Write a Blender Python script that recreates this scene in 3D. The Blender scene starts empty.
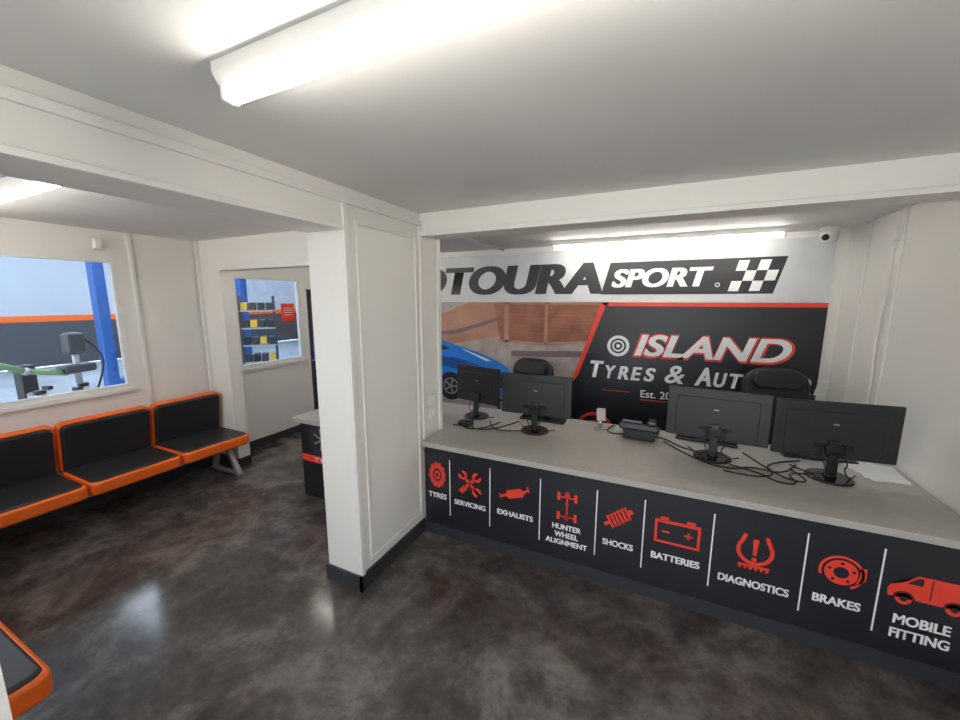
import bpy, bmesh, math
from mathutils import Matrix, Vector, Euler
scn = bpy.context.scene
scn.view_settings.view_transform = 'Standard'
scn.view_settings.exposure = 0.16
PI = math.pi

# ------------------------------------------------------------ materials
def mat(name, col, rough=0.6, metal=0.0, col2=None, scale=6.0, bump=0.0, emit=0.0, ecol=None, spec=0.5):
    m = bpy.data.materials.new(name); m.use_nodes = True
    nt = m.node_tree; b = nt.nodes['Principled BSDF']
    b.inputs['Roughness'].default_value = rough
    b.inputs['Metallic'].default_value = metal
    b.inputs['Specular IOR Level'].default_value = spec
    if col2 is None:
        col2 = tuple(min(1, c*0.93) for c in col)
    tc = nt.nodes.new('ShaderNodeTexCoord')
    nz = nt.nodes.new('ShaderNodeTexNoise'); nz.inputs['Scale'].default_value = scale
    nz.inputs['Detail'].default_value = 4
    nt.links.new(tc.outputs['Object'], nz.inputs['Vector'])
    cr = nt.nodes.new('ShaderNodeValToRGB')
    cr.color_ramp.elements[0].position = 0.35; cr.color_ramp.elements[1].position = 0.65
    cr.color_ramp.elements[0].color = (*col2, 1); cr.color_ramp.elements[1].color = (*col, 1)
    nt.links.new(nz.outputs['Fac'], cr.inputs['Fac'])
    nt.links.new(cr.outputs['Color'], b.inputs['Base Color'])
    if bump:
        n2 = nt.nodes.new('ShaderNodeTexNoise'); n2.inputs['Scale'].default_value = 180
        nt.links.new(tc.outputs['Object'], n2.inputs['Vector'])
        bp = nt.nodes.new('ShaderNodeBump'); bp.inputs['Strength'].default_value = bump
        bp.inputs['Distance'].default_value = 0.002
        nt.links.new(n2.outputs['Fac'], bp.inputs['Height'])
        nt.links.new(bp.outputs['Normal'], b.inputs['Normal'])
    if emit:
        b.inputs['Emission Color'].default_value = (*(ecol or col), 1)
        b.inputs['Emission Strength'].default_value = emit
    return m

M = {}
M['wall'] = mat('wall_paint', (0.82,0.795,0.75), 0.6, bump=0.15, scale=1.5, col2=(.80,.775,.73))
M['ceil'] = mat('ceiling_paint', (0.76,0.75,0.735), 0.7, bump=0.2, scale=1.2)
M['trim'] = mat('white_trim', (0.82,0.81,0.78), 0.4)
M['base'] = mat('dark_grey_skirting', (0.038,0.040,0.047), 0.35)
M['top'] = mat('grey_laminate', (0.44,0.42,0.385), 0.30, scale=30)
M['panel'] = mat('black_vinyl_graphic', (0.016,0.017,0.023), 0.36)
M['red'] = mat('red_vinyl', (0.85,0.055,0.03), 0.45)
M['white'] = mat('white_vinyl', (0.88,0.88,0.88), 0.45)
M['mwhite'] = mat('banner_white', (0.68,0.69,0.71), 0.5)
M['dkgrey'] = mat('dark_letter_grey', (0.035,0.035,0.04), 0.5)
M['blackp'] = mat('black_plastic', (0.015,0.015,0.017), 0.38)
M['gloss'] = mat('gloss_black_plastic', (0.010,0.010,0.011), 0.15)
M['vinyl'] = mat('black_upholstery', (0.025,0.025,0.027), 0.40, bump=0.3, spec=.4)
M['orange'] = mat('orange_upholstery', (0.95,0.16,0.015), 0.4, bump=0.2)
M['metal'] = mat('grey_metal', (0.45,0.45,0.46), 0.35, 0.6)
M['chrome'] = mat('chrome', (0.7,0.7,0.7), 0.15, 1.0)
M['paper'] = mat('paper', (0.85,0.85,0.85), 0.7)
M['blue'] = mat('blue_paint', (0.015,0.10,0.36), 0.35)
M['ltblue'] = mat('light_blue_print', (0.012,0.22,0.80), 0.35)
M['carshade'] = mat('dark_blue_print', (0.008,0.08,0.36), 0.35)
M['green'] = mat('green_paint', (0.22,0.36,0.16), 0.4)
M['yellow'] = mat('yellow_plastic', (0.75,0.48,0.05), 0.5)
M['silver'] = mat('silver_plastic', (0.5,0.42,0.40), 0.3, 0.3)
M['brick'] = mat('mural_brick', (0.36,0.135,0.08), 0.5, col2=(0.24,0.085,0.05), scale=5)
M['brickdk'] = mat('mural_brick_dark', (0.20,0.075,0.05), 0.5)
M['tan'] = mat('mural_tan', (0.50,0.27,0.19), 0.5, col2=(0.38,0.18,0.12), scale=3)
M['ground'] = mat('mural_paving', (0.50,0.43,0.40), 0.5, col2=(0.37,0.30,0.28), scale=7)
M['mgrey'] = mat('mural_shadow', (0.20,0.14,0.16), 0.5)
M['wshopwall'] = mat('workshop_white', (0.52,0.57,0.64), 0.6, scale=0.5)
M['wshopdark'] = mat('workshop_dark_band', (0.06,0.065,0.08), 0.6)
M['wfloor'] = mat('workshop_floor', (0.48,0.54,0.60), 0.4, col2=(0.34,0.39,0.45), scale=1.0)
M['tube'] = mat('lamp_diffuser', (1,0.98,0.92), 0.4, emit=26, ecol=(1,0.95,0.86))
M['roofglow'] = mat('roof_glow', (1,1,1), 0.4, emit=6.5, ecol=(0.87,0.93,1))  # emission for the added overhead panels that light the workshop
M['screen'] = mat('lcd_screen', (0.02,0.03,0.05), 0.15, emit=0.4, ecol=(0.3,0.5,0.8))
M['rubber'] = mat('rubber', (0.02,0.02,0.02), 0.8)

# floor: mottled polished resin
m = bpy.data.materials.new('polished_resin_floor'); m.use_nodes = True
nt = m.node_tree; b = nt.nodes['Principled BSDF']
tc = nt.nodes.new('ShaderNodeTexCoord')
n1 = nt.nodes.new('ShaderNodeTexNoise'); n1.inputs['Scale'].default_value=1.6; n1.inputs['Detail'].default_value=9; n1.inputs['Roughness'].default_value=0.62; n1.inputs['Distortion'].default_value=1.0
n2 = nt.nodes.new('ShaderNodeTexNoise'); n2.inputs['Scale'].default_value=7; n2.inputs['Detail'].default_value=10; n2.inputs['Roughness'].default_value=0.75
nt.links.new(tc.outputs['Object'], n1.inputs['Vector']); nt.links.new(tc.outputs['Object'], n2.inputs['Vector'])
mx = nt.nodes.new('ShaderNodeMix'); mx.data_type='FLOAT'; mx.inputs[0].default_value=0.42
nt.links.new(n1.outputs['Fac'], mx.inputs[2]); nt.links.new(n2.outputs['Fac'], mx.inputs[3])
cr = nt.nodes.new('ShaderNodeValToRGB')
cr.color_ramp.elements[0].position=0.40; cr.color_ramp.elements[0].color=(0.045,0.037,0.034,1)
cr.color_ramp.elements[1].position=0.62; cr.color_ramp.elements[1].color=(0.20,0.178,0.165,1)
e = cr.color_ramp.elements.new(0.50); e.color=(0.092,0.078,0.072,1)
nt.links.new(mx.outputs[0], cr.inputs['Fac']); nt.links.new(cr.outputs['Color'], b.inputs['Base Color'])
rr = nt.nodes.new('ShaderNodeMapRange'); rr.inputs['To Min'].default_value=0.06; rr.inputs['To Max'].default_value=0.24
nt.links.new(n2.outputs['Fac'], rr.inputs['Value']); nt.links.new(rr.outputs['Result'], b.inputs['Roughness'])
M['floor'] = m

m = bpy.data.materials.new('window_glass'); m.use_nodes = True
nt = m.node_tree; nt.nodes.remove(nt.nodes['Principled BSDF'])
out = nt.nodes['Material Output']
tr = nt.nodes.new('ShaderNodeBsdfTransparent'); tr.inputs[0].default_value=(0.93,0.97,1,1)
gl = nt.nodes.new('ShaderNodeBsdfGlossy'); gl.inputs['Roughness'].default_value=0.02
fr = nt.nodes.new('ShaderNodeFresnel'); fr.inputs[0].default_value=1.45
ms = nt.nodes.new('ShaderNodeMixShader')
nt.links.new(fr.outputs[0], ms.inputs[0]); nt.links.new(tr.outputs[0], ms.inputs[1]); nt.links.new(gl.outputs[0], ms.inputs[2])
nt.links.new(ms.outputs[0], out.inputs['Surface'])
M['glass'] = m

# ------------------------------------------------------------ helpers
def finish(name, bm, mt, parent=None, loc=(0,0,0), rot=(0,0,0), smooth=False):
    me = bpy.data.meshes.new(name)
    bm.normal_update(); bm.to_mesh(me); bm.free()
    if isinstance(mt, str): mt = M[mt]
    me.materials.append(mt)
    if smooth:
        for p in me.polygons: p.use_smooth = True
    ob = bpy.data.objects.new(name, me); scn.collection.objects.link(ob)
    ob.location = loc; ob.rotation_euler = rot
    if parent: ob.parent = parent
    return ob

def group(name, loc=(0,0,0), rz=0.0):
    e = bpy.data.objects.new(name, None); scn.collection.objects.link(e)
    e.empty_display_size = 0.1
    e.location = loc; e.rotation_euler = (0,0,rz)
    return e

def bx(name, c, s, mt, rot=(0,0,0), bev=0.0, parent=None, seg=3):
    bm = bmesh.new(); bmesh.ops.create_cube(bm, size=1)
    for v in bm.verts: v.co = Vector((v.co.x*s[0], v.co.y*s[1], v.co.z*s[2]))
    if bev:
        bmesh.ops.bevel(bm, geom=bm.edges[:], offset=bev, segments=seg, affect='EDGES', profile=0.5)
    ob = finish(name, bm, mt, parent, c, rot, smooth=bool(bev))
    if bev:
        ob.modifiers.new('wn', 'WEIGHTED_NORMAL')
    return ob

def ext(name, x0,x1,y0,y1,z0,z1, mt, parent=None, bev=0.0):
    return bx(name, ((x0+x1)/2,(y0+y1)/2,(z0+z1)/2), (abs(x1-x0),abs(y1-y0),abs(z1-z0)), mt, parent=parent, bev=bev)

def boxes(name, lst, mt, parent=None):
    bm = bmesh.new()
    for (x0,x1,y0,y1,z0,z1) in lst:
        r = bmesh.ops.create_cube(bm, size=1)
        for v in r['verts']:
            v.co = Vector(((x0+x1)/2+v.co.x*(x1-x0), (y0+y1)/2+v.co.y*(y1-y0), (z0+z1)/2+v.co.z*(z1-z0)))
    return finish(name, bm, mt, parent)

def cyl(name, p0, p1, r, mt, parent=None, r2=None, seg=24):
    p0=Vector(p0); p1=Vector(p1); d=p1-p0
    bm = bmesh.new()
    bmesh.ops.create_cone(bm, cap_ends=True, segments=seg, radius1=r, radius2=r if r2 is None else r2, depth=d.length)
    q = d.to_track_quat('Z','Y')
    bmesh.ops.transform(bm, matrix=Matrix.Translation((p0+p1)/2) @ q.to_matrix().to_4x4(), verts=bm.verts)
    ob = finish(name, bm, mt, parent)
    for p in ob.data.polygons:
        if len(p.vertices)==4: p.use_smooth=True
    return ob

def sph(name, c, s, mt, parent=None, seg=24):
    bm = bmesh.new(); bmesh.ops.create_uvsphere(bm, u_segments=seg, v_segments=seg//2, radius=1)
    for v in bm.verts: v.co = Vector((c[0]+v.co.x*s[0], c[1]+v.co.y*s[1], c[2]+v.co.z*s[2]))
    return finish(name, bm, mt, parent, smooth=True)

def rprism(name, x0,x1,y0,y1,z0,z1, r, mt, parent=None, bev=0.015, loc=(0,0,0), rot=(0,0,0)):
    pts=[]
    for cx,cy,a0 in ((x1-r,y1-r,0),(x0+r,y1-r,90),(x0+r,y0+r,180),(x1-r,y0+r,270)):
        for i in range(7):
            a=math.radians(a0+i*15); pts.append((cx+r*math.cos(a), cy+r*math.sin(a)))
    bm=bmesh.new()
    vs=[bm.verts.new((p[0],p[1],z0)) for p in pts]
    f=bm.faces.new(vs)
    g=bmesh.ops.extrude_face_region(bm, geom=[f])
    for v in g['geom']:
        if isinstance(v,bmesh.types.BMVert): v.co.z=z1
    bmesh.ops.recalc_face_normals(bm, faces=bm.faces)
    if bev:
        ed=[e for e in bm.edges if abs(e.verts[0].co.z-e.verts[1].co.z)<1e-5]
        bmesh.ops.bevel(bm, geom=ed, offset=bev, segments=4, affect='EDGES', profile=0.5)
    ob=finish(name,bm,mt,parent,loc,rot,smooth=True)
    ob.modifiers.new('wn','WEIGHTED_NORMAL')
    return ob

def curve(name, pts, r, mt, parent=None):
    cu=bpy.data.curves.new(name,'CURVE'); cu.dimensions='3D'; cu.bevel_depth=r; cu.bevel_resolution=3
    sp=cu.splines.new('NURBS'); sp.points.add(len(pts)-1)
    for i,p in enumerate(pts): sp.points[i].co=(*p,1)
    sp.use_endpoint_u=True; sp.order_u=3
    cu.materials.append(M[mt] if isinstance(mt,str) else mt)
    ob=bpy.data.objects.new(name,cu); scn.collection.objects.link(ob)
    if parent: ob.parent=parent
    return ob

# flat graphics on a plane facing -Y : polygons in (x,z)
def flat(name, polys, y, mt, parent=None):
    bm=bmesh.new()
    for i,p in enumerate(polys):
        vs=[bm.verts.new((q[0], y, q[1])) for q in p]
        try: bm.faces.new(vs)
        except Exception: pass
    bmesh.ops.triangulate(bm, faces=bm.faces[:], ngon_method='EAR_CLIP')
    for f in bm.faces:
        f.normal_update()
        if f.normal.y>0: f.normal_flip()
    return finish(name,bm,mt,parent)
def ring(cx,cz,r0,r1,a0=0,a1=360,n=40,sx=1.0):
    out=[]
    for i in range(n):
        a=math.radians(a0+(a1-a0)*i/n); b_=math.radians(a0+(a1-a0)*(i+1)/n)
        out.append([(cx+sx*r0*math.cos(a),cz+r0*math.sin(a)),(cx+sx*r1*math.cos(a),cz+r1*math.sin(a)),
                    (cx+sx*r1*math.cos(b_),cz+r1*math.sin(b_)),(cx+sx*r0*math.cos(b_),cz+r0*math.sin(b_))])
    return out
def disc(cx,cz,r,sx=1.0,n=32):
    return [[(cx+sx*r*math.cos(2*PI*i/n), cz+r*math.sin(2*PI*i/n)) for i in range(n)]]
def line(p,q,w):
    dx,dz=q[0]-p[0],q[1]-p[1]; L=math.hypot(dx,dz); nx,nz=-dz/L*w/2,dx/L*w/2
    return [[(p[0]+nx,p[1]+nz),(p[0]-nx,p[1]-nz),(q[0]-nx,q[1]-nz),(q[0]+nx,q[1]+nz)]]
def rect(x0,x1,z0,z1): return [[(x0,z0),(x1,z0),(x1,z1),(x0,z1)]]
def rotp(polys,cx,cz,deg):
    a=math.radians(deg); c,s=math.cos(a),math.sin(a)
    return [[(cx+(x-cx)*c-(z-cz)*s, cz+(x-cx)*s+(z-cz)*c) for x,z in p] for p in polys]

def text(s, cx, cz, h, y, mt, w=None, shear=0.0, bold=0.02, parent=None, align='C', name=None, outline=False):
    # heavier weights are made from a modest glyph offset plus side-shifted copies (keeps counters open)
    off = bold if outline else min(bold, 0.022)
    shift = 0.0 if outline else max(0.0, bold-0.022)
    cu=bpy.data.curves.new('t','FONT'); cu.body=s; cu.size=1; cu.shear=shear; cu.offset=off
    ob=bpy.data.objects.new('t',cu); scn.collection.objects.link(ob)
    bpy.context.view_layer.update()
    dg=bpy.context.evaluated_depsgraph_get()
    me=bpy.data.meshes.new_from_object(ob.evaluated_get(dg))
    bpy.data.objects.remove(ob); bpy.data.curves.remove(cu)
    if shift>0:
        bm=bmesh.new()
        for k,dx in enumerate((-shift,0,shift)):
            n0=len(bm.verts); bm.from_mesh(me); bm.verts.ensure_lookup_table()
            for v in bm.verts[n0:]:
                v.co.x+=dx; v.co.z=k*0.0001
        bm.to_mesh(me); bm.free()
    xs=[v.co.x for v in me.vertices]; ys=[v.co.y for v in me.vertices]
    x0,x1,y0,y1=min(xs),max(xs),min(ys),max(ys)
    sz=h/(y1-y0); sx=sz if w is None else w/(x1-x0)
    for v in me.vertices:
        X=(v.co.x-(x0+x1)/2)*sx; Z=(v.co.y-(y0+y1)/2)*sz
        if align=='L': X+= (x1-x0)*sx/2
        v.co=Vector((cx+X, y-v.co.z, cz+Z))
    me.materials.clear(); me.materials.append(M[mt])
    nm=name or ('text_'+''.join(c if c.isalnum() else '_' for c in s.lower()))
    o=bpy.data.objects.new(nm,me); scn.collection.objects.link(o)
    if parent: o.parent=parent
    return o

# ------------------------------------------------------------ room shell
H=2.53
CL=-1.94   # left face of the column / partition
ext('floor', -4.65,1.5,-1.2,4.6,-0.1,0.0,'floor')
ext('ceiling', -4.77,1.62,-1.32,4.72,H,H+0.1,'ceil')
boxes('wall_left', [(-4.77,-4.65,-0.47,0.1,0,H),(-4.77,-4.65,1.87,2.93,0,H),(-4.77,-4.65,3.9,3.96,0,H),(-4.77,-4.65,4.56,4.6,0,H),
    (-4.77,-4.65,0.1,1.87,0,1.05),(-4.77,-4.65,0.1,1.87,2.28,H),(-4.77,-4.65,2.93,3.9,0,1.05),(-4.77,-4.65,2.93,3.9,2.2,H),
    (-4.77,-4.65,3.96,4.56,2.08,H)],'wall')
ext('wall_back',-4.77,1.62,4.6,4.72,0,H,'wall')
ext('wall_right',1.5,1.62,-1.2,4.6,0,H,'wall')
boxes('wall_front',[(CL,-1.5,-1.32,-1.2,0,H),(1.4,1.62,-1.32,-1.2,0,H),(-1.5,1.4,-1.32,-1.2,0,0.12),(-1.5,1.4,-1.32,-1.2,2.4,H)],'wall')
boxes('wall_waiting_front',[(-4.65,-4.3,-0.47,-0.35,0,H),(-2.4,CL,-0.47,-0.35,0,H),(-4.3,-2.4,-0.47,-0.35,0,1.0),(-4.3,-2.4,-0.47,-0.35,2.3,H)],'wall')
boxes('wall_partition',[(CL,-1.66,-1.2,0.27,0,H),(CL,-1.66,0.27,1.70,2.295,H),(CL,-1.66,1.70,2.76,0,H)],'wall')
boxes('wall_opening',[(-4.65,-4.25,2.58,2.70,0,2.21),(-4.65,CL,2.58,2.70,2.21,H)],'wall')
ext('beam',-1.66,1.5,2.48,2.76,2.38,H,'wall')
# trims
n=0
def trim(x0,x1,y0,y1,z0,z1):
    global n; n+=1
    return ext('trim_%d'%n,x0,x1,y0,y1,z0,z1,'trim',bev=0.003)
trim(-1.66,-1.642,-1.2,2.48,2.44,2.475)
trim(-1.66,-1.648,0.27,1.70,2.295,2.32)
trim(-1.66,-1.645,1.70,1.735,0.10,2.44)
trim(-1.66,-1.65,1.80,1.82,0.16,2.36)
trim(-1.66,-1.65,2.40,2.42,0.16,2.36)
trim(-1.66,-1.65,1.82,2.40,2.34,2.36)
trim(-1.66,-1.65,1.82,2.40,0.16,0.18)
trim(-1.66,-1.642,2.455,2.478,0.79,2.44)
trim(-1.66,-1.642,2.70,2.745,0.79,2.38)
trim(-1.642,1.5,2.462,2.48,2.365,2.395)
trim(-4.65,-4.63,1.97,2.00,0.1,H)
trim(-4.63,-4.60,2.545,2.58,0.1,H)
trim(-4.29,-4.25,2.565,2.58,0.1,2.21)
trim(-4.25,CL,2.568,2.58,2.21,2.25)
trim(-4.65,-4.635,2.76,2.80,0.1,2.5)
trim(1.485,1.5,3.70,3.76,0.79,H)
trim(1.485,1.5,4.2,4.23,0.1,H)
# baseboards
ext('baseboard_column',-1.66,-1.645,1.685,2.448,0,0.11,'base')
ext('baseboard_column_front',CL-.015,-1.645,1.685,1.70,0,0.11,'base')
ext('baseboard_column_left',CL-.015,CL,1.70,2.44,0,0.11,'base')
ext('baseboard_left',-4.65,-4.635,-0.35,2.58,0,0.1,'base')
ext('baseboard_left_rear',-4.65,-4.635,2.70,3.9,0,0.1,'base')
ext('baseboard_opening',-4.635,-4.25,2.565,2.58,0,0.1,'base')
ext('baseboard_opening_end',-4.25,-4.235,2.565,2.70,0,0.1,'base')
ext('baseboard_right',1.485,1.5,-1.2,2.44,0,0.11,'base')
ext('baseboard_back',-4.65,1.485,4.585,4.6,0,0.1,'base')
ext('baseboard_partition',-1.66,-1.645,-1.2,0.27,0,0.11,'base')

def window_x(name,x0,x1,y0,y1,z0,z1):
    g=group(name)
    t=0.042
    boxes('frame',[(x0,x1,y0,y0+t,z0,z1),(x0,x1,y1-t,y1,z0,z1),(x0,x1,y0+t,y1-t,z0,z0+t),(x0,x1,y0+t,y1-t,z1-t,z1)],'trim',g)
    ext('glass',(x0+x1)/2-.003,(x0+x1)/2+.003,y0+t,y1-t,z0+t,z1-t,'glass',g)
    ext('sill',x1,x1+.03,y0-.03,y1+.03,z0-.03,z0,'trim',g)
    return g
window_x('window_1',-4.70,-4.645,0.1,1.87,1.05,2.28)
g=window_x('window_2',-4.70,-4.645,2.93,3.9,1.05,2.2)
g=group('window_3')
boxes('frame',[(-1.5,-1.44,-1.3,-1.22,.12,2.4),(1.34,1.4,-1.3,-1.22,.12,2.4),(-.06,0.0,-1.3,-1.22,.12,2.4),(-1.44,1.34,-1.3,-1.22,.12,.18),(-1.44,1.34,-1.3,-1.22,2.34,2.4)],'trim',g)
g=group('window_4')
boxes('frame',[(-4.3,-4.24,-.45,-.37,1.0,2.3),(-2.46,-2.4,-.45,-.37,1.0,2.3),(-4.24,-2.46,-.45,-.37,1.0,1.06),(-4.24,-2.46,-.45,-.37,2.24,2.3)],'trim',g)
# door to workshop
g=group('door_1')
boxes('frame',[(-4.76,-4.64,3.96,3.985,0,2.08),(-4.76,-4.64,4.535,4.56,0,2.08),(-4.76,-4.64,3.985,4.535,2.05,2.08)],'trim',g)
boxes('leaf',[(-4.72,-4.68,3.985,4.08,0,2.05),(-4.72,-4.68,4.44,4.535,0,2.05),(-4.72,-4.68,4.08,4.44,0,1.0),(-4.72,-4.68,4.08,4.44,1.9,2.05)],'base',g)
ext('glass',-4.703,-4.697,4.08,4.44,1.0,1.9,'glass',g)
cyl('handle',(-4.66,4.01,1.0),(-4.66,4.12,1.0),.01,'chrome',g)
# warning notice on window 2
g=group('warning_notice',(-4.64,3.66,1.73))
ext('sheet',-.004,0,-.10,.10,-.12,.12,'red',g)
boxes('print',[(0.0,.001,-.07,.07,.05-.03*i,.058-.03*i) for i in range(4)],'white',g)

# ------------------------------------------------------------ lamps
def lamp(x0,x1,y,name='fluorescent_batten_light'):
    g=group(name,((x0+x1)/2,y,H-.001)); L=(x1-x0)/2
    bm=bmesh.new()
    prof=[(-.04,0),(.04,0),(.04,-.026),(.024,-.052),(-.024,-.052),(-.04,-.026)]
    a=[bm.verts.new((-L,p[0],p[1])) for p in prof]; b2=[bm.verts.new((L,p[0],p[1])) for p in prof]
    bm.faces.new(a); bm.faces.new(b2[::-1])
    for i in range(6): bm.faces.new((a[i],b2[i],b2[(i+1)%6],a[(i+1)%6]))
    bmesh.ops.recalc_face_normals(bm,faces=bm.faces)
    finish('housing',bm,'trim',g)
    cyl('tube',(-L+.02,0,-.072),(L-.02,0,-.072),.021,'tube',g)
    for s in(-1,1):
        bx('end_cap',(s*(L-.01),0,-.05),(.02,.05,.08),'trim',bev=.008,parent=g)
lamp(-1.13,0.67,0.755)
lamp(-4.40,-2.64,0.89)
lamp(-1.1,0.95,4.22)
lamp(-4.2,-2.6,3.4)

# ------------------------------------------------------------ service counter
C=group('service_counter')
boxes('front_panel',[(-1.64,1.484,2.45,2.48,0.0,.75),(-3.06,CL-.02,2.45,2.48,0.0,.75)],'panel',C)
boxes('side_panels',[(1.45,1.484,2.48,3.45,0,.75),(-3.06,-3.03,2.48,3.45,0,.75)],'panel',C)
boxes('back_supports',[(-1.64,-1.61,2.8,3.4,0,.75),(0.0,.03,2.5,3.4,0,.75)],'top',C)
boxes('countertop',[(-1.64,1.484,2.41,3.5,.75,.79),(CL-.005,-1.64,2.765,3.5,.75,.79),(-3.12,CL-.005,2.41,3.5,.75,.79)],'top',C)
yg=2.448; yh=2.4465
for x in(-1.41,-1.065,-.677,-.291,0.0,.374,.809,1.115):
    flat('divider',rect(x-.004,x+.004,.19,.66),yg,'white',C)
boxes('kickboard',[(-1.64,1.484,2.44,2.45,0,.09)],'base',C)
# icons
P=[]
P+=ring(-1.525,.515,.055,.10,sx=.72)+ring(-1.525,.515,.018,.038,sx=.72)
for i in range(12):
    a=math.radians(i*30+10); P+=line((-1.525+.72*.095*math.cos(a),.515+.095*math.sin(a)),(-1.525+.72*.108*math.cos(a),.515+.108*math.sin(a)),.022)
for sgn in(1,-1):
    cx,cz=-1.235,.50
    q=line((cx,cz-.07),(cx,cz+.06),.024)+ring(cx,cz+.085,.016,.038,a0=-235,a1=55)
    if sgn==1: q+=ring(cx,cz-.085,.016,.038,a0=-55,a1=235)
    else: q+=rect(cx-.02,cx+.02,cz-.115,cz-.05)
    P+=rotp(q,cx,cz,45*sgn)
cx,cz=-.865,.50
q=[[(cx-.055,cz-.03),(cx+.055,cz-.03),(cx+.07,cz-.01),(cx+.07,cz+.015),(cx+.055,cz+.035),(cx-.055,cz+.035),(cx-.07,cz+.015),(cx-.07,cz-.01)]]
q+=line((cx-.12,cz),(cx-.07,cz),.018)+line((cx+.07,cz+.005),(cx+.12,cz+.02),.018)+line((cx+.11,cz-.0),(cx+.11,cz+.045),.012)+line((cx-.12,cz-.02),(cx-.12,cz+.02),.012)
P+=rotp(q,cx,cz,18)
cx,cz=-.4865,.49
P+=rect(cx-.005,cx+.005,cz-.10,cz+.10)+rect(cx-.05,cx+.05,cz+.065,cz+.073)+rect(cx-.05,cx+.05,cz-.078,cz-.070)
for sx_ in(-1,1):
    for sz_ in(-1,1): P+=rect(cx+sx_*.058-.010,cx+sx_*.058+.010,cz+sz_*.072-.03,cz+sz_*.072+.03)
P+=[[(cx-.02,cz+.075),(cx+.02,cz+.075),(cx+.010,cz+.11),(cx-.010,cz+.11)]]+disc(cx,cz-.074,.018)+disc(cx,cz+.02,.012)
cx,cz=-.15,.50; q=[]
for i in range(6):
    x=cx-.065+i*.026; q+=line((x-.008,cz-.045),(x+.008,cz+.045),.015)
q+=line((cx-.11,cz),(cx-.07,cz),.022)+line((cx+.07,cz),(cx+.10,cz),.03)+line((cx-.07,cz-.035),(cx+.07,cz-.035),.008)+line((cx-.07,cz+.035),(cx+.07,cz+.035),.008)
P+=rotp(q,cx,cz,38)
cx,cz=.188,.49
P+=rect(cx-.125,cx+.125,cz+.045,cz+.065)+rect(cx-.125,cx+.125,cz-.09,cz-.075)+rect(cx-.125,cx-.11,cz-.08,cz+.05)+rect(cx+.11,cx+.125,cz-.08,cz+.05)
P+=rect(cx-.095,cx-.05,cz+.06,cz+.085)+rect(cx+.05,cx+.095,cz+.06,cz+.085)+rect(cx-.085,cx-.04,cz-.018,cz-.006)+rect(cx+.04,cx+.085,cz-.018,cz-.006)+rect(cx+.0565,cx+.0685,cz-.034,cz+.01)
cx,cz=.585,.475
P+=ring(cx,cz+.01,.070,.090,a0=150,a1=390,n=40)
P+=line((cx-.070,cz+.045),(cx-.050,cz+.105),.02)+line((cx+.070,cz+.045),(cx+.050,cz+.105),.02)
P+=rect(cx-.075,cx+.075,cz-.095,cz-.08)
for i in range(6): P+=rect(cx-.071+i*.026,cx-.059+i*.026,cz-.110,cz-.09)
P+=[[(cx-.008,cz-.02),(cx+.008,cz-.02),(cx+.014,cz+.08),(cx-.014,cz+.08)]]+disc(cx,cz-.045,.013)
cx,cz=.9625,.475
P+=ring(cx,cz,.032,.07)+ring(cx,cz,.082,.094,a0=-60,a1=200)+[[(cx+.06,cz-.06),(cx+.10,cz-.02),(cx+.1,cz+.05),(cx+.075,cz+.05),(cx+.075,cz)]]
cx,cz=1.30,.465
P+=[[(cx-.15,cz-.05),(cx+.16,cz-.05),(cx+.16,cz+.065),(cx+.14,cz+.085),(cx-.05,cz+.085),(cx-.10,cz+.035),(cx-.145,cz+.015),(cx-.155,cz-.01)]]
P+=disc(cx-.09,cz-.052,.032)+disc(cx+.09,cz-.052,.032)
flat('icons_red',P,yg,'red',C)
K=[]
for i in range(5):
    a=math.radians(i*72+90); K+=disc(.9625+.052*math.cos(a),.475+.052*math.sin(a),.008,n=12)
K+=ring(cx-.09,cz-.052,.034,.041)+ring(cx+.09,cz-.052,.034,.041)+disc(cx-.09,cz-.052,.014)+disc(cx+.09,cz-.052,.014)
K+=[[(cx-.085,cz+.035),(cx-.03,cz+.035),(cx-.03,cz+.072),(cx-.048,cz+.072)]]+rect(cx+.0,cx+.004,cz-.03,cz+.075)
flat('icons_cutout',K,yh,'panel',C)
for s,x,z,w,h in (('TYRES',-1.525,.34,.17,.045),('SERVICING',-1.235,.325,.27,.042),('EXHAUSTS',-.865,.335,.28,.042),
    ('HUNTER',-.485,.335,.20,.040),('WHEEL',-.485,.277,.165,.040),('ALIGNMENT',-.485,.220,.29,.040),('SHOCKS',-.148,.31,.19,.044),
    ('BATTERIES',.188,.305,.27,.046),('DIAGNOSTICS',.59,.275,.34,.048),('BRAKES',.96,.30,.20,.05),('MOBILE',1.29,.295,.21,.055),('FITTING',1.29,.215,.22,.055)):
    text(s,x,z,h,yg,'white',w=w,bold=.04,parent=C)
flat('tyre_print',ring(-2.78,.60,.10,.17)+ring(-2.78,.60,.02,.05),yg,'base',C)
flat('tyre_spokes',sum([line((-2.78,.60),(-2.78+.11*math.cos(a),.60+.11*math.sin(a)),.02) for a in [i*2*PI/7 for i in range(7)]],[]),yh,'metal',C)
flat('red_band',rect(-3.06,CL-.03,.36,.43),yg,'red',C)
text('TYRES',-2.75,.395,.04,yh,'white',w=.3,parent=C)

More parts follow.
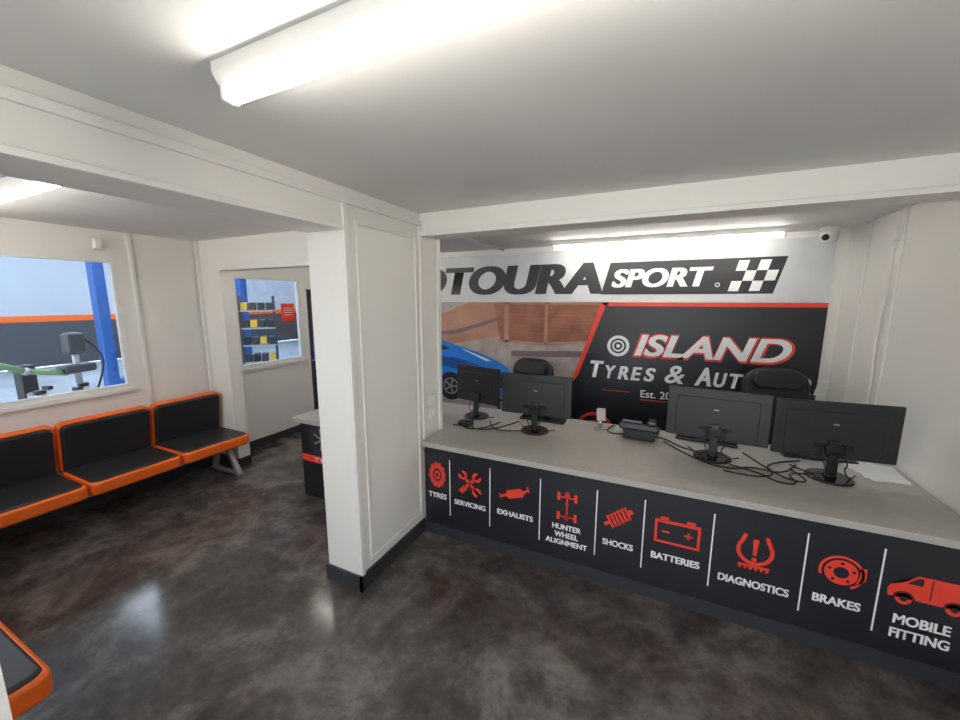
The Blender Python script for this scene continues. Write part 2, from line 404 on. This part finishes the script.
# ------------------------------------------------------------ mural on back wall
W=group('wall_mural')
ext('mural_board',-4.3,1.41,4.588,4.6,.35,1.87,'ground',W)
y0=4.586
flat('tan_wall',[[(-4.3,1.87),(-1.6,1.87),(-1.75,1.45),(-2.6,1.30),(-4.3,1.2)]],y0,'tan',W)
flat('pale_wall',[[(-3.2,1.87),(-2.3,1.87),(-2.75,1.70),(-3.2,1.64)]],y0-.0015,'ground',W)
flat('arch_shadow',[[(-3.2,1.42),(-2.5,1.50),(-1.95,1.66),(-1.62,1.80),(-1.62,1.77),(-1.95,1.61),(-2.5,1.44),(-3.2,1.37)]],y0-.0015,'mgrey',W)
flat('brick_wall',[[(-1.95,1.87),(-.5,1.87),(-.6,1.40),(-1.3,1.34),(-1.85,1.36)]],y0-.0025,'brick',W)
flat('brick_courses',sum([rect(-1.85,-.56,1.42+i*.045,1.423+i*.045) for i in range(10)],[]),y0-.003,'brickdk',W)
flat('brick_piers',rect(-1.80,-1.74,1.36,1.87)+rect(-1.27,-1.23,1.345,1.87)+[[(-1.85,1.36),(-1.3,1.345),(-.6,1.40),(-.6,1.43),(-1.3,1.375),(-1.85,1.39)]]+rect(-1.95,-.5,1.845,1.87),y0-.0035,'tan',W)
flat('shadow_ground',[[(-1.7,1.25),(-.7,1.3),(-.8,1.22),(-1.7,1.18)]],y0-.0035,'mgrey',W)
flat('car_body',[[(-3.9,.62),(-3.9,1.1),(-3.5,1.22),(-3.1,1.34),(-2.75,1.35),(-2.5,1.28),(-2.2,1.21),(-1.95,1.13),(-1.75,1.03),(-1.68,.88),(-1.72,.68),(-1.9,.60)]],y0-.0045,'ltblue',W)
flat('car_glass',[[(-3.3,1.2),(-3.05,1.29),(-2.78,1.30),(-2.6,1.23),(-2.9,1.17)]],y0-.0055,'panel',W)
flat('car_stripe',[[(-2.42,1.235),(-2.36,1.225),(-1.98,1.10),(-2.05,1.09)]],y0-.0055,'white',W)
flat('car_shade',[[(-2.9,1.13),(-2.45,1.10),(-2.0,.98),(-1.74,.93),(-1.75,.85),(-2.1,.90),(-2.9,1.0)]],y0-.0050,'carshade',W)
flat('car_intake',[[(-2.2,.85),(-1.8,.9),(-1.78,.75),(-2.15,.70)]],y0-.0055,'panel',W)
flat('car_wheel',disc(-2.6,.70,.20),y0-.0065,'panel',W)
flat('car_rim',ring(-2.6,.70,.1,.12)+sum([line((-2.6,.70),(-2.6+.11*math.cos(i*PI/5*2),.70+.11*math.sin(i*PI/5*2)),.025) for i in range(5)],[]),y0-.0075,'metal',W)
flat('red_edge',[[(-.61,1.87),(1.41,1.87),(1.41,1.82),(-.55,1.82)],[(-.61,1.87),(-.53,1.87),(-.82,1.0),(-1.10,.62),(-1.3,.35),(-1.4,.35),(-1.16,.62),(-.89,1.0)]],y0-.0085,'red',W)
flat('black_panel',[[(-.56,1.83),(1.41,1.83),(1.41,.35),(-1.32,.35),(-1.12,.62),(-.84,1.0)]],y0-.0095,'panel',W)
yt=y0-.0115
text('ISLAND',.48,1.395,.275,yt+.001,'red',w=1.46,shear=.25,bold=.055,parent=W,name='text_island_outline',outline=True)
text('ISLAND',.48,1.40,.24,yt,'white',w=1.41,shear=.25,bold=.032,parent=W)
def smallcaps(s,x,z,big,small,k):
    for ch in s:
        if ch==' ': x+=.075; continue
        up = ch.isupper() or ch=='&'
        h=big if up else small
        wd={'I':.3,'&':1.0}.get(ch.upper(),.80)*h*k
        text(ch.upper(),x,z-(big-h)/2,h,yt,'white',w=wd,shear=.2,bold=.018 if ch=='&' else .048,parent=W,align='L',name='letter_'+('amp' if ch=='&' else ch.lower()))
        x+=wd+.018
    return x
smallcaps('Tyres & Autocare',-.70,1.095,.20,.155,.97)
text('Est. 2015',.08,.85,.085,yt,'white',bold=.01,parent=W,name='text_est')
flat('est_rules',rect(-.13,.35,.775,.785)+rect(-.55,-.25,.85,.858)+rect(.40,.7,.85,.858),yt,'red',W)
flat('round_badge',ring(-.40,1.38,.085,.12),yt,'white',W)
flat('round_badge_centre',ring(-.40,1.38,.045,.065)+disc(-.40,1.38,.022),yt-.001,'white',W)
flat('red_arc',ring(-.62,.36,.17,.21,a0=20,a1=160)+ring(-.62,.36,.0,.11,a0=0,a1=180),yt,'red',W)
B=group('sign_banner')
ext('banner_board',-4.3,1.41,4.588,4.6,1.875,2.47,'mwhite',B)
yb=4.585
text('MOTOURA',-2.13,2.145,.36,yb,'dkgrey',w=3.06,shear=.18,bold=.065,parent=B)
sh=.25
def par(x0,x1,z0,z1): return [[(x0+sh*(z0-1.95),z0),(x1+sh*(z0-1.95),z0),(x1+sh*(z1-1.95),z1),(x0+sh*(z1-1.95),z1)]]
flat('sport_box',par(-.62,.98,1.96,2.31),yb-.001,'dkgrey',B)
text('SPORT',-.02,2.135,.20,yb-.0025,'white',w=.98,shear=.2,bold=.05,parent=B)
flat('trademark_dot',ring(.515,2.05,.014,.022,n=16),yb-.0025,'white',B)
ch=[]
for i in range(4):
    for j in range(3):
        if (i+j)%2==0:
            ch+=par(.60+i*.088,.60+(i+1)*.088,1.985+j*.1,1.985+(j+1)*.1)
flat('chequered_flag',ch,yb-.0025,'white',B)

# ------------------------------------------------------------ monitors
def monitor(x,y,rz,w=.62,h=.36,zc=1.095):
    g=group('computer_monitor',(x,y,.793),rz); zc-=.79
    bx('panel',(0,0,zc),(w,.022,h),'blackp',bev=.006,parent=g)
    bx('rear_housing',(0,-.011,zc-.02),(w*.80,.012,h*.78),'blackp',bev=.005,parent=g)
    bx('screen',(0,.0115,zc+.006),(w-.02,.002,h-.035),'screen',parent=g)
    bx('badge',(0,-.0175,zc+.04),(.03,.002,.007),'metal',parent=g)
    bx('port_recess',(0,-.0175,zc-.10),(.2,.003,.03),'gloss',parent=g)
    bx('neck',(0,-.03,zc/2-.02),(.055,.022,zc-.08),'gloss',bev=.006,parent=g,rot=(math.radians(-3),0,0))
    bx('hinge',(0,-.027,zc-.12),(.09,.03,.07),'gloss',bev=.008,parent=g)
    cyl('base',(0,-.02,.001),(0,-.02,.013),.12,'gloss',g,r2=.112,seg=48)
    cyl('base_collar',(0,-.025,.013),(0,-.025,.03),.035,'gloss',g,r2=.03)
    curve('power_lead',[(.06,-.022,zc-.1),(.07,-.06,zc-.2),(.04,-.07,.08),(.09,-.05,.008),(.16,.05,.006)],.004,'rubber',g)
    curve('video_lead',[(-.05,-.022,zc-.1),(-.06,-.07,zc-.22),(-.02,-.07,.05),(-.10,-.02,.008),(-.16,.12,.006)],.004,'rubber',g)
    return g
monitor(1.035,2.99,math.radians(5),w=.63)
monitor(.41,3.04,math.radians(-6),w=.62)
monitor(-.90,3.04,math.radians(3),w=.60,h=.35,zc=1.10)
monitor(-1.52,3.20,math.radians(-14),w=.52,h=.35,zc=1.10)
for x,y,r in((1.08,3.34,.1),(.40,3.37,-.1),(-.92,3.35,0)):
    g=group('keyboard',(x,y,.792),r)
    bx('body',(0,0,.009),(.42,.13,.016),'blackp',bev=.004,parent=g)
    for i in range(5):
        bx('key_row',(0,-.048+i*.024,.019),(.40,.018,.005),'gloss',parent=g)

def cable(pts): curve('desk_cable',[(p[0],p[1],.798) for p in pts],.005,'rubber')
cable([(.1,3.2),(.3,2.9),(.5,2.83),(.62,2.95),(.8,2.88),(.9,3.1)])
cable([(.45,2.80),(.6,2.76),(.75,2.86),(.7,3.05),(.95,3.2)])
cable([(.62,3.2),(.7,2.98),(.8,2.80),(.92,2.83),(.85,3.0)])
cable([(.50,2.92),(.66,2.86),(.72,2.74),(.84,2.76),(.80,2.94),(.92,2.96)])
cable([(-1.6,2.85),(-1.45,2.95),(-1.4,2.82),(-1.2,2.9),(-1.1,3.2)])
cable([(-1.62,3.0),(-1.5,2.80),(-1.3,2.86),(-1.25,3.1)])
cable([(-1.35,3.1),(-1.25,2.88),(-1.05,2.92),(-.98,2.98)])
cable([(-.30,3.45),(-.36,3.3),(-.28,3.20),(-.2,3.26)])
cable([(-.02,3.32),(.12,3.28),(.2,3.12),(.32,3.08)])

# desk phone
g=group('desk_phone',(-.08,3.25,.792),math.radians(176)); g.scale=(1.45,1.3,1.6)
bx('body',(0,0,.045),(.20,.19,.035),'blackp',rot=(math.radians(18),0,0),bev=.008,parent=g)
bx('stand',(0,.05,.03),(.16,.05,.055),'blackp',bev=.005,parent=g)
bx('handset',(-.065,0,.085),(.045,.20,.022),'gloss',rot=(math.radians(18),0,0),bev=.009,parent=g)
bx('earpiece',(-.065,.08,.098),(.05,.05,.035),'gloss',rot=(math.radians(18),0,0),bev=.012,parent=g)
bx('mouthpiece',(-.065,-.08,.048),(.05,.05,.035),'gloss',rot=(math.radians(18),0,0),bev=.012,parent=g)
bx('display',(.035,.055,.088),(.10,.05,.01),'gloss',rot=(math.radians(18),0,0),parent=g)
for i in range(3):
    for j in range(4):
        bx('key',(.005+i*.03,.01-j*.024,.070-j*.008),(.02,.014,.006),'metal',rot=(math.radians(18),0,0),parent=g)
# card terminal on stand
g=group('card_payment_terminal',(-.40,3.33,.792),math.radians(15))
cyl('foot',(0,0,0),(0,0,.012),.05,'silver',g)
cyl('stem',(0,0,.01),(0,0,.09),.018,'chrome',g)
bx('reader',(0,-.005,.125),(.075,.035,.11),'silver',rot=(math.radians(-20),0,0),bev=.008,parent=g)
bx('reader_keys',(0,-.026,.105),(.05,.004,.05),'base',rot=(math.radians(-20),0,0),parent=g)
bx('reader_screen',(0,.012,.14),(.05,.004,.04),'gloss',rot=(math.radians(-20),0,0),parent=g)
# paperwork
g=group('paper_sheets',(1.33,3.20,.792))
bx('sheet_1',(0,0,.001),(.21,.297,.002),'paper',rot=(0,0,.3),parent=g)
bx('sheet_2',(.03,.0,.0035),(.21,.297,.002),'paper',rot=(0,0,-.1),parent=g)
g=group('network_router',(-1.50,2.90,.792))
bx('body',(0,0,.02),(.12,.09,.035),'blackp',bev=.006,parent=g)
cyl('aerial',(.05,.03,.03),(.055,.03,.13),.005,'blackp',g)

# ------------------------------------------------------------ office chairs
def chair(x,y,rz,top=1.30):
    g=group('office_chair',(x,y,0),rz)  # faces -Y local
    dz=top-1.30
    rprism('seat',-.26,.26,-.26,.24,.46,.55,.09,'vinyl',g,bev=.03)
    rprism('backrest',-.26,.26,-.34,.34,-.04,.05,.16,'vinyl',g,bev=.035,loc=(0,.27,.94+dz),rot=(math.radians(82),0,0))
    rprism('head_roll',-.20,.20,-.09,.09,-.03,.04,.08,'vinyl',g,bev=.03,loc=(0,.25,1.18+dz),rot=(math.radians(80),0,0))
    cyl('gas_lift',(0,0,.10),(0,0,.46),.028,'chrome',g)
    bx('mechanism',(0,0,.44),(.18,.22,.04),'blackp',bev=.01,parent=g)
    for i in range(5):
        a=i*2*PI/5+.3; c,s=math.cos(a),math.sin(a)
        cyl('spoke',(0,0,.11),(.29*c,.29*s,.075),.024,'blackp',g,r2=.016)
        cyl('castor',(.29*c-.02*s,.29*s+.02*c,.03),(.29*c+.02*s,.29*s-.02*c,.03),.03,'rubber',g)
    for s in(-1,1):
        curve('arm_support',[(s*.25,.12,.48),(s*.33,.1,.52),(s*.33,.05,.68),(s*.31,.0,.70)],.016,'blackp',g)
        bx('arm_pad',(s*.31,-.02,.715),(.06,.26,.03),'vinyl',bev=.012,parent=g)
    return g
chair(1.05,3.96,math.radians(8),1.30)
chair(-1.36,3.98,math.radians(-10),1.24)

# ------------------------------------------------------------ waiting bench (local: faces +X, runs +Y)
def bench(loc,rz,nmod,mw=.66):
    g=group('waiting_bench',loc,rz)
    for i in range(nmod):
        a=i*mw+.005; b_=(i+1)*mw-.005
        rprism('seat_base_%d'%i,-.56,0,a,b_,.345,.45,.06,'orange',g,bev=.022)
        rprism('seat_cushion_%d'%i,-.56,-.018,a+.018,b_-.018,.40,.466,.05,'vinyl',g,bev=.022)
        L=.235
        rprism('back_shell_%d'%i,-L,L,-(b_-a)/2,(b_-a)/2,-.05,.015,.05,'orange',g,bev=.018,loc=(-.565,(a+b_)/2,.655),rot=(0,math.radians(-80),0))
        rprism('back_cushion_%d'%i,-L,L-.018,-(b_-a)/2+.018,(b_-a)/2-.018,-.085,-.02,.045,'vinyl',g,bev=.02,loc=(-.565,(a+b_)/2,.655),rot=(0,math.radians(-80),0))
    ext('rail',-.36,-.30,.05,nmod*mw-.05,.30,.35,'metal',g)
    for yy in (.12,nmod*mw-.12):
        bx('leg_front',(-.18,yy,.165),(.05,.05,.36),'metal',rot=(0,math.radians(-32),0),parent=g,bev=.004)
        bx('leg_rear',(-.46,yy,.17),(.05,.05,.35),'metal',rot=(0,math.radians(18),0),parent=g,bev=.004)
        bx('foot_rail',(-.30,yy,.012),(.50,.055,.022),'metal',parent=g,bev=.004)
        bx('cross_brace',(-.33,yy,.325),(.3,.05,.05),'metal',parent=g,bev=.004)
    return g
bench((-3.98,-.08,0),0,4)
bench((-2.07,.46,0),math.radians(90),3)

# ------------------------------------------------------------ small fittings
g=group('security_camera',(1.31,4.45,H-.001))
cyl('mount',(0,0,-.0),(0,0,-.04),.07,'trim',g)
sph('dome',(0,0,-.07),(.065,.065,.065),'trim',g)
sph('lens',(-.035,-.04,-.088),(.028,.028,.028),'gloss',g)
g=group('motion_sensor',(-4.62,1.74,2.40))
bx('body',(0,0,0),(.05,.06,.10),'trim',bev=.012,parent=g); bx('lens',(.026,0,-.01),(.006,.04,.04),'paper',bev=.002,parent=g)
g=group('alarm_sensor',(1.475,3.75,2.36))
bx('body',(0,0,0),(.045,.06,.10),'trim',bev=.01,parent=g); bx('lens',(-.024,0,-.015),(.006,.04,.035),'paper',bev=.002,parent=g)
for z in(1.09,.97):
    g=group('light_switch',(-1.652,2.60,z))
    bx('plate',(0,0,0),(.014,.086,.086),'trim',bev=.004,parent=g)
    bx('rocker',(.008,0,0),(.008,.02,.035),'paper',rot=(0,.1,0),bev=.002,parent=g)
cyl('ceiling_conduit',(-1.82,2.77,H-.015),(-1.82,4.58,H-.015),.013,'trim')
curve('wall_cable_conduit',[(1.485,3.78,.80),(1.485,3.80,1.3),(1.485,3.84,1.6),(1.485,3.80,2.0),(1.485,3.78,2.30)],.008,'trim')

# ------------------------------------------------------------ workshop beyond
ext('workshop_floor',-16,-4.77,-9,14,-.12,-.02,'wfloor')
ext('wall_workshop_far',-16.2,-16,-9,14,0,5,'wshopwall')
ext('wall_workshop_end',-16.2,-4.77,14,14.2,-.1,5,'wshopwall')
ext('wall_workshop_side',-4.9,-4.79,4.75,14,0,5,'wshopwall')
R=group('workshop_roof')
ext('roof_deck',-16.2,-4.6,-9,14.2,5,5.2,'wshopwall',R)
for yy in (-4,0,4,8,12):
    ext('roof_glow_panel',-14.5,-6.5,yy-.5,yy+.5,4.94,4.99,'roofglow',R)  # unseen glowing panels, added to light the workshop
boxes('trim_workshop_dark_band',[(-16,-15.98,-9,14,0,1.28),(-15.98,-4.9,13.98,14,0,1.28)],'wshopdark')
boxes('trim_workshop_orange_stripe',[(-16,-15.97,-9,14,1.28,1.45),(-15.97,-4.9,13.97,14,1.28,1.45)],'orange')
# tyre changer
g=group('tyre_changer',(-6.0,1.75,-.02),.3)
bx('cabinet',(0,0,.42),(.75,.65,.84),'base',bev=.04,parent=g)
cyl('turntable',(.05,0,.84),(.05,0,.93),.26,'metal',g)
for i in range(4):
    a=i*PI/2; bx('jaw',(.05+.2*math.cos(a),.2*math.sin(a),.95),(.09,.05,.04),'blackp',rot=(0,0,a),bev=.008,parent=g)
bx('column',(-.42,.0,.85),(.12,.14,.7),'blackp',bev=.02,parent=g)
cyl('tool_shaft',(.12,.12,.98),(.12,.12,1.42),.03,'metal',g)
bx('tool_head',(.12,.12,1.44),(.14,.16,.24),'base',bev=.035,parent=g)
bx('head_yoke',(.12,.12,1.16),(.16,.30,.10),'base',bev=.03,parent=g)
curve('air_hose',[(.12,.2,1.5),(.2,.32,1.36),(.2,.34,1.1),(.0,.3,.7)],.010,'rubber',g)
cyl('helper_arm_lower',(.12,.02,1.12),(.12,-.32,1.20),.03,'green',g)
cyl('helper_arm_upper',(.12,-.32,1.20),(.12,-.66,1.37),.03,'green',g)
sph('helper_joint',(.12,-.32,1.20),(.04,.04,.04),'metal',g)
cyl('roller',(.09,-.66,1.37),(.15,-.66,1.37),.035,'metal',g)
# car lift
g=group('car_lift',(-9.5,4.85,-.02),PI/2)
for s in(-1,1):
    bx('post',(s*1.35,0,1.4),(.18,.22,2.8),'blue',bev=.02,parent=g)
    bx('base_plate',(s*1.35,0,.02),(.5,.5,.04),'blue',parent=g)
    bx('arm_a',(s*.85,.25,.35),(.9,.11,.1),'blue',rot=(0,0,-s*.5),bev=.01,parent=g)
    bx('arm_b',(s*.85,-.25,.35),(.9,.11,.1),'blue',rot=(0,0,s*.5),bev=.01,parent=g)
    cyl('pad',(s*.48,.46,.40),(s*.48,.46,.46),.07,'rubber',g)
# parts shelving
g=group('storage_shelving',(-7.5,5.20,-.02),.9)
for sx_ in(-.3,.3):
    for sy_ in(-.2,.2): bx('upright',(sx_,sy_,1.0),(.04,.04,2.0),'base',parent=g)
for k,z in enumerate((.3,.65,1.0,1.35,1.7)):
    bx('shelf',(0,0,z),(.64,.44,.03),'metal',parent=g)
    for i in range(4):
        bx('bin',(-.22+i*.147,0,z+.09),(.12,.34,.15),('yellow','base','blackp','base')[(i+k)%4],bev=.012,parent=g)
g=group('workshop_bench',(-7.6,7.6,-.02),.9)
bx('top',(0,0,.95),(1.6,.7,.05),'base',parent=g)
for sx_ in(-.72,.72):
    for sy_ in(-.3,.3): bx('leg',(sx_,sy_,.46),(.06,.06,.93),'blue',parent=g)
bx('tool_box',(.3,0,1.12),(.5,.35,.30),'blue',bev=.02,parent=g)
bx('tool_board',(0,.33,1.5),(1.6,.03,1.1),'base',parent=g)
# unseen pale forecourt, added to bounce daylight up onto the ceiling
ext('forecourt_bounce_ground',-4.4,30,-40,-1.33,-.2,-.12,mat('forecourt_bounce_concrete',(0.62,0.60,0.56),.8,scale=20))

# ------------------------------------------------------------ sun (behind the building, lights the forecourt), world, camera
sl=bpy.data.lights.new('sun','SUN'); sl.energy=6; sl.angle=.01; sl.color=(1,.96,.9)
so=bpy.data.objects.new('sun',sl); scn.collection.objects.link(so)
so.rotation_euler=(math.radians(-32),math.radians(12),0); so.location=(0,5,8)
w=bpy.data.worlds.new('sky'); scn.world=w; w.use_nodes=True
nt=w.node_tree; bg=nt.nodes['Background']
sk=nt.nodes.new('ShaderNodeTexSky'); sk.sky_type='HOSEK_WILKIE'; sk.turbidity=4; sk.sun_direction=(0.5,.4,.8)
mxr=nt.nodes.new('ShaderNodeMix'); mxr.data_type='RGBA'; mxr.inputs[0].default_value=.7
mxr.inputs[7].default_value=(.88,.94,1,1)
nt.links.new(sk.outputs[0],mxr.inputs[6]); nt.links.new(mxr.outputs[2],bg.inputs[0])
bg.inputs[1].default_value=4.3

cam=bpy.data.cameras.new('camera'); co=bpy.data.objects.new('camera',cam); scn.collection.objects.link(co)
co.location=(0,0,1.9); co.rotation_euler=(math.radians(81),0,math.radians(25.1))
cam.sensor_width=36; cam.lens=14.25; cam.clip_start=.02
scn.camera=co
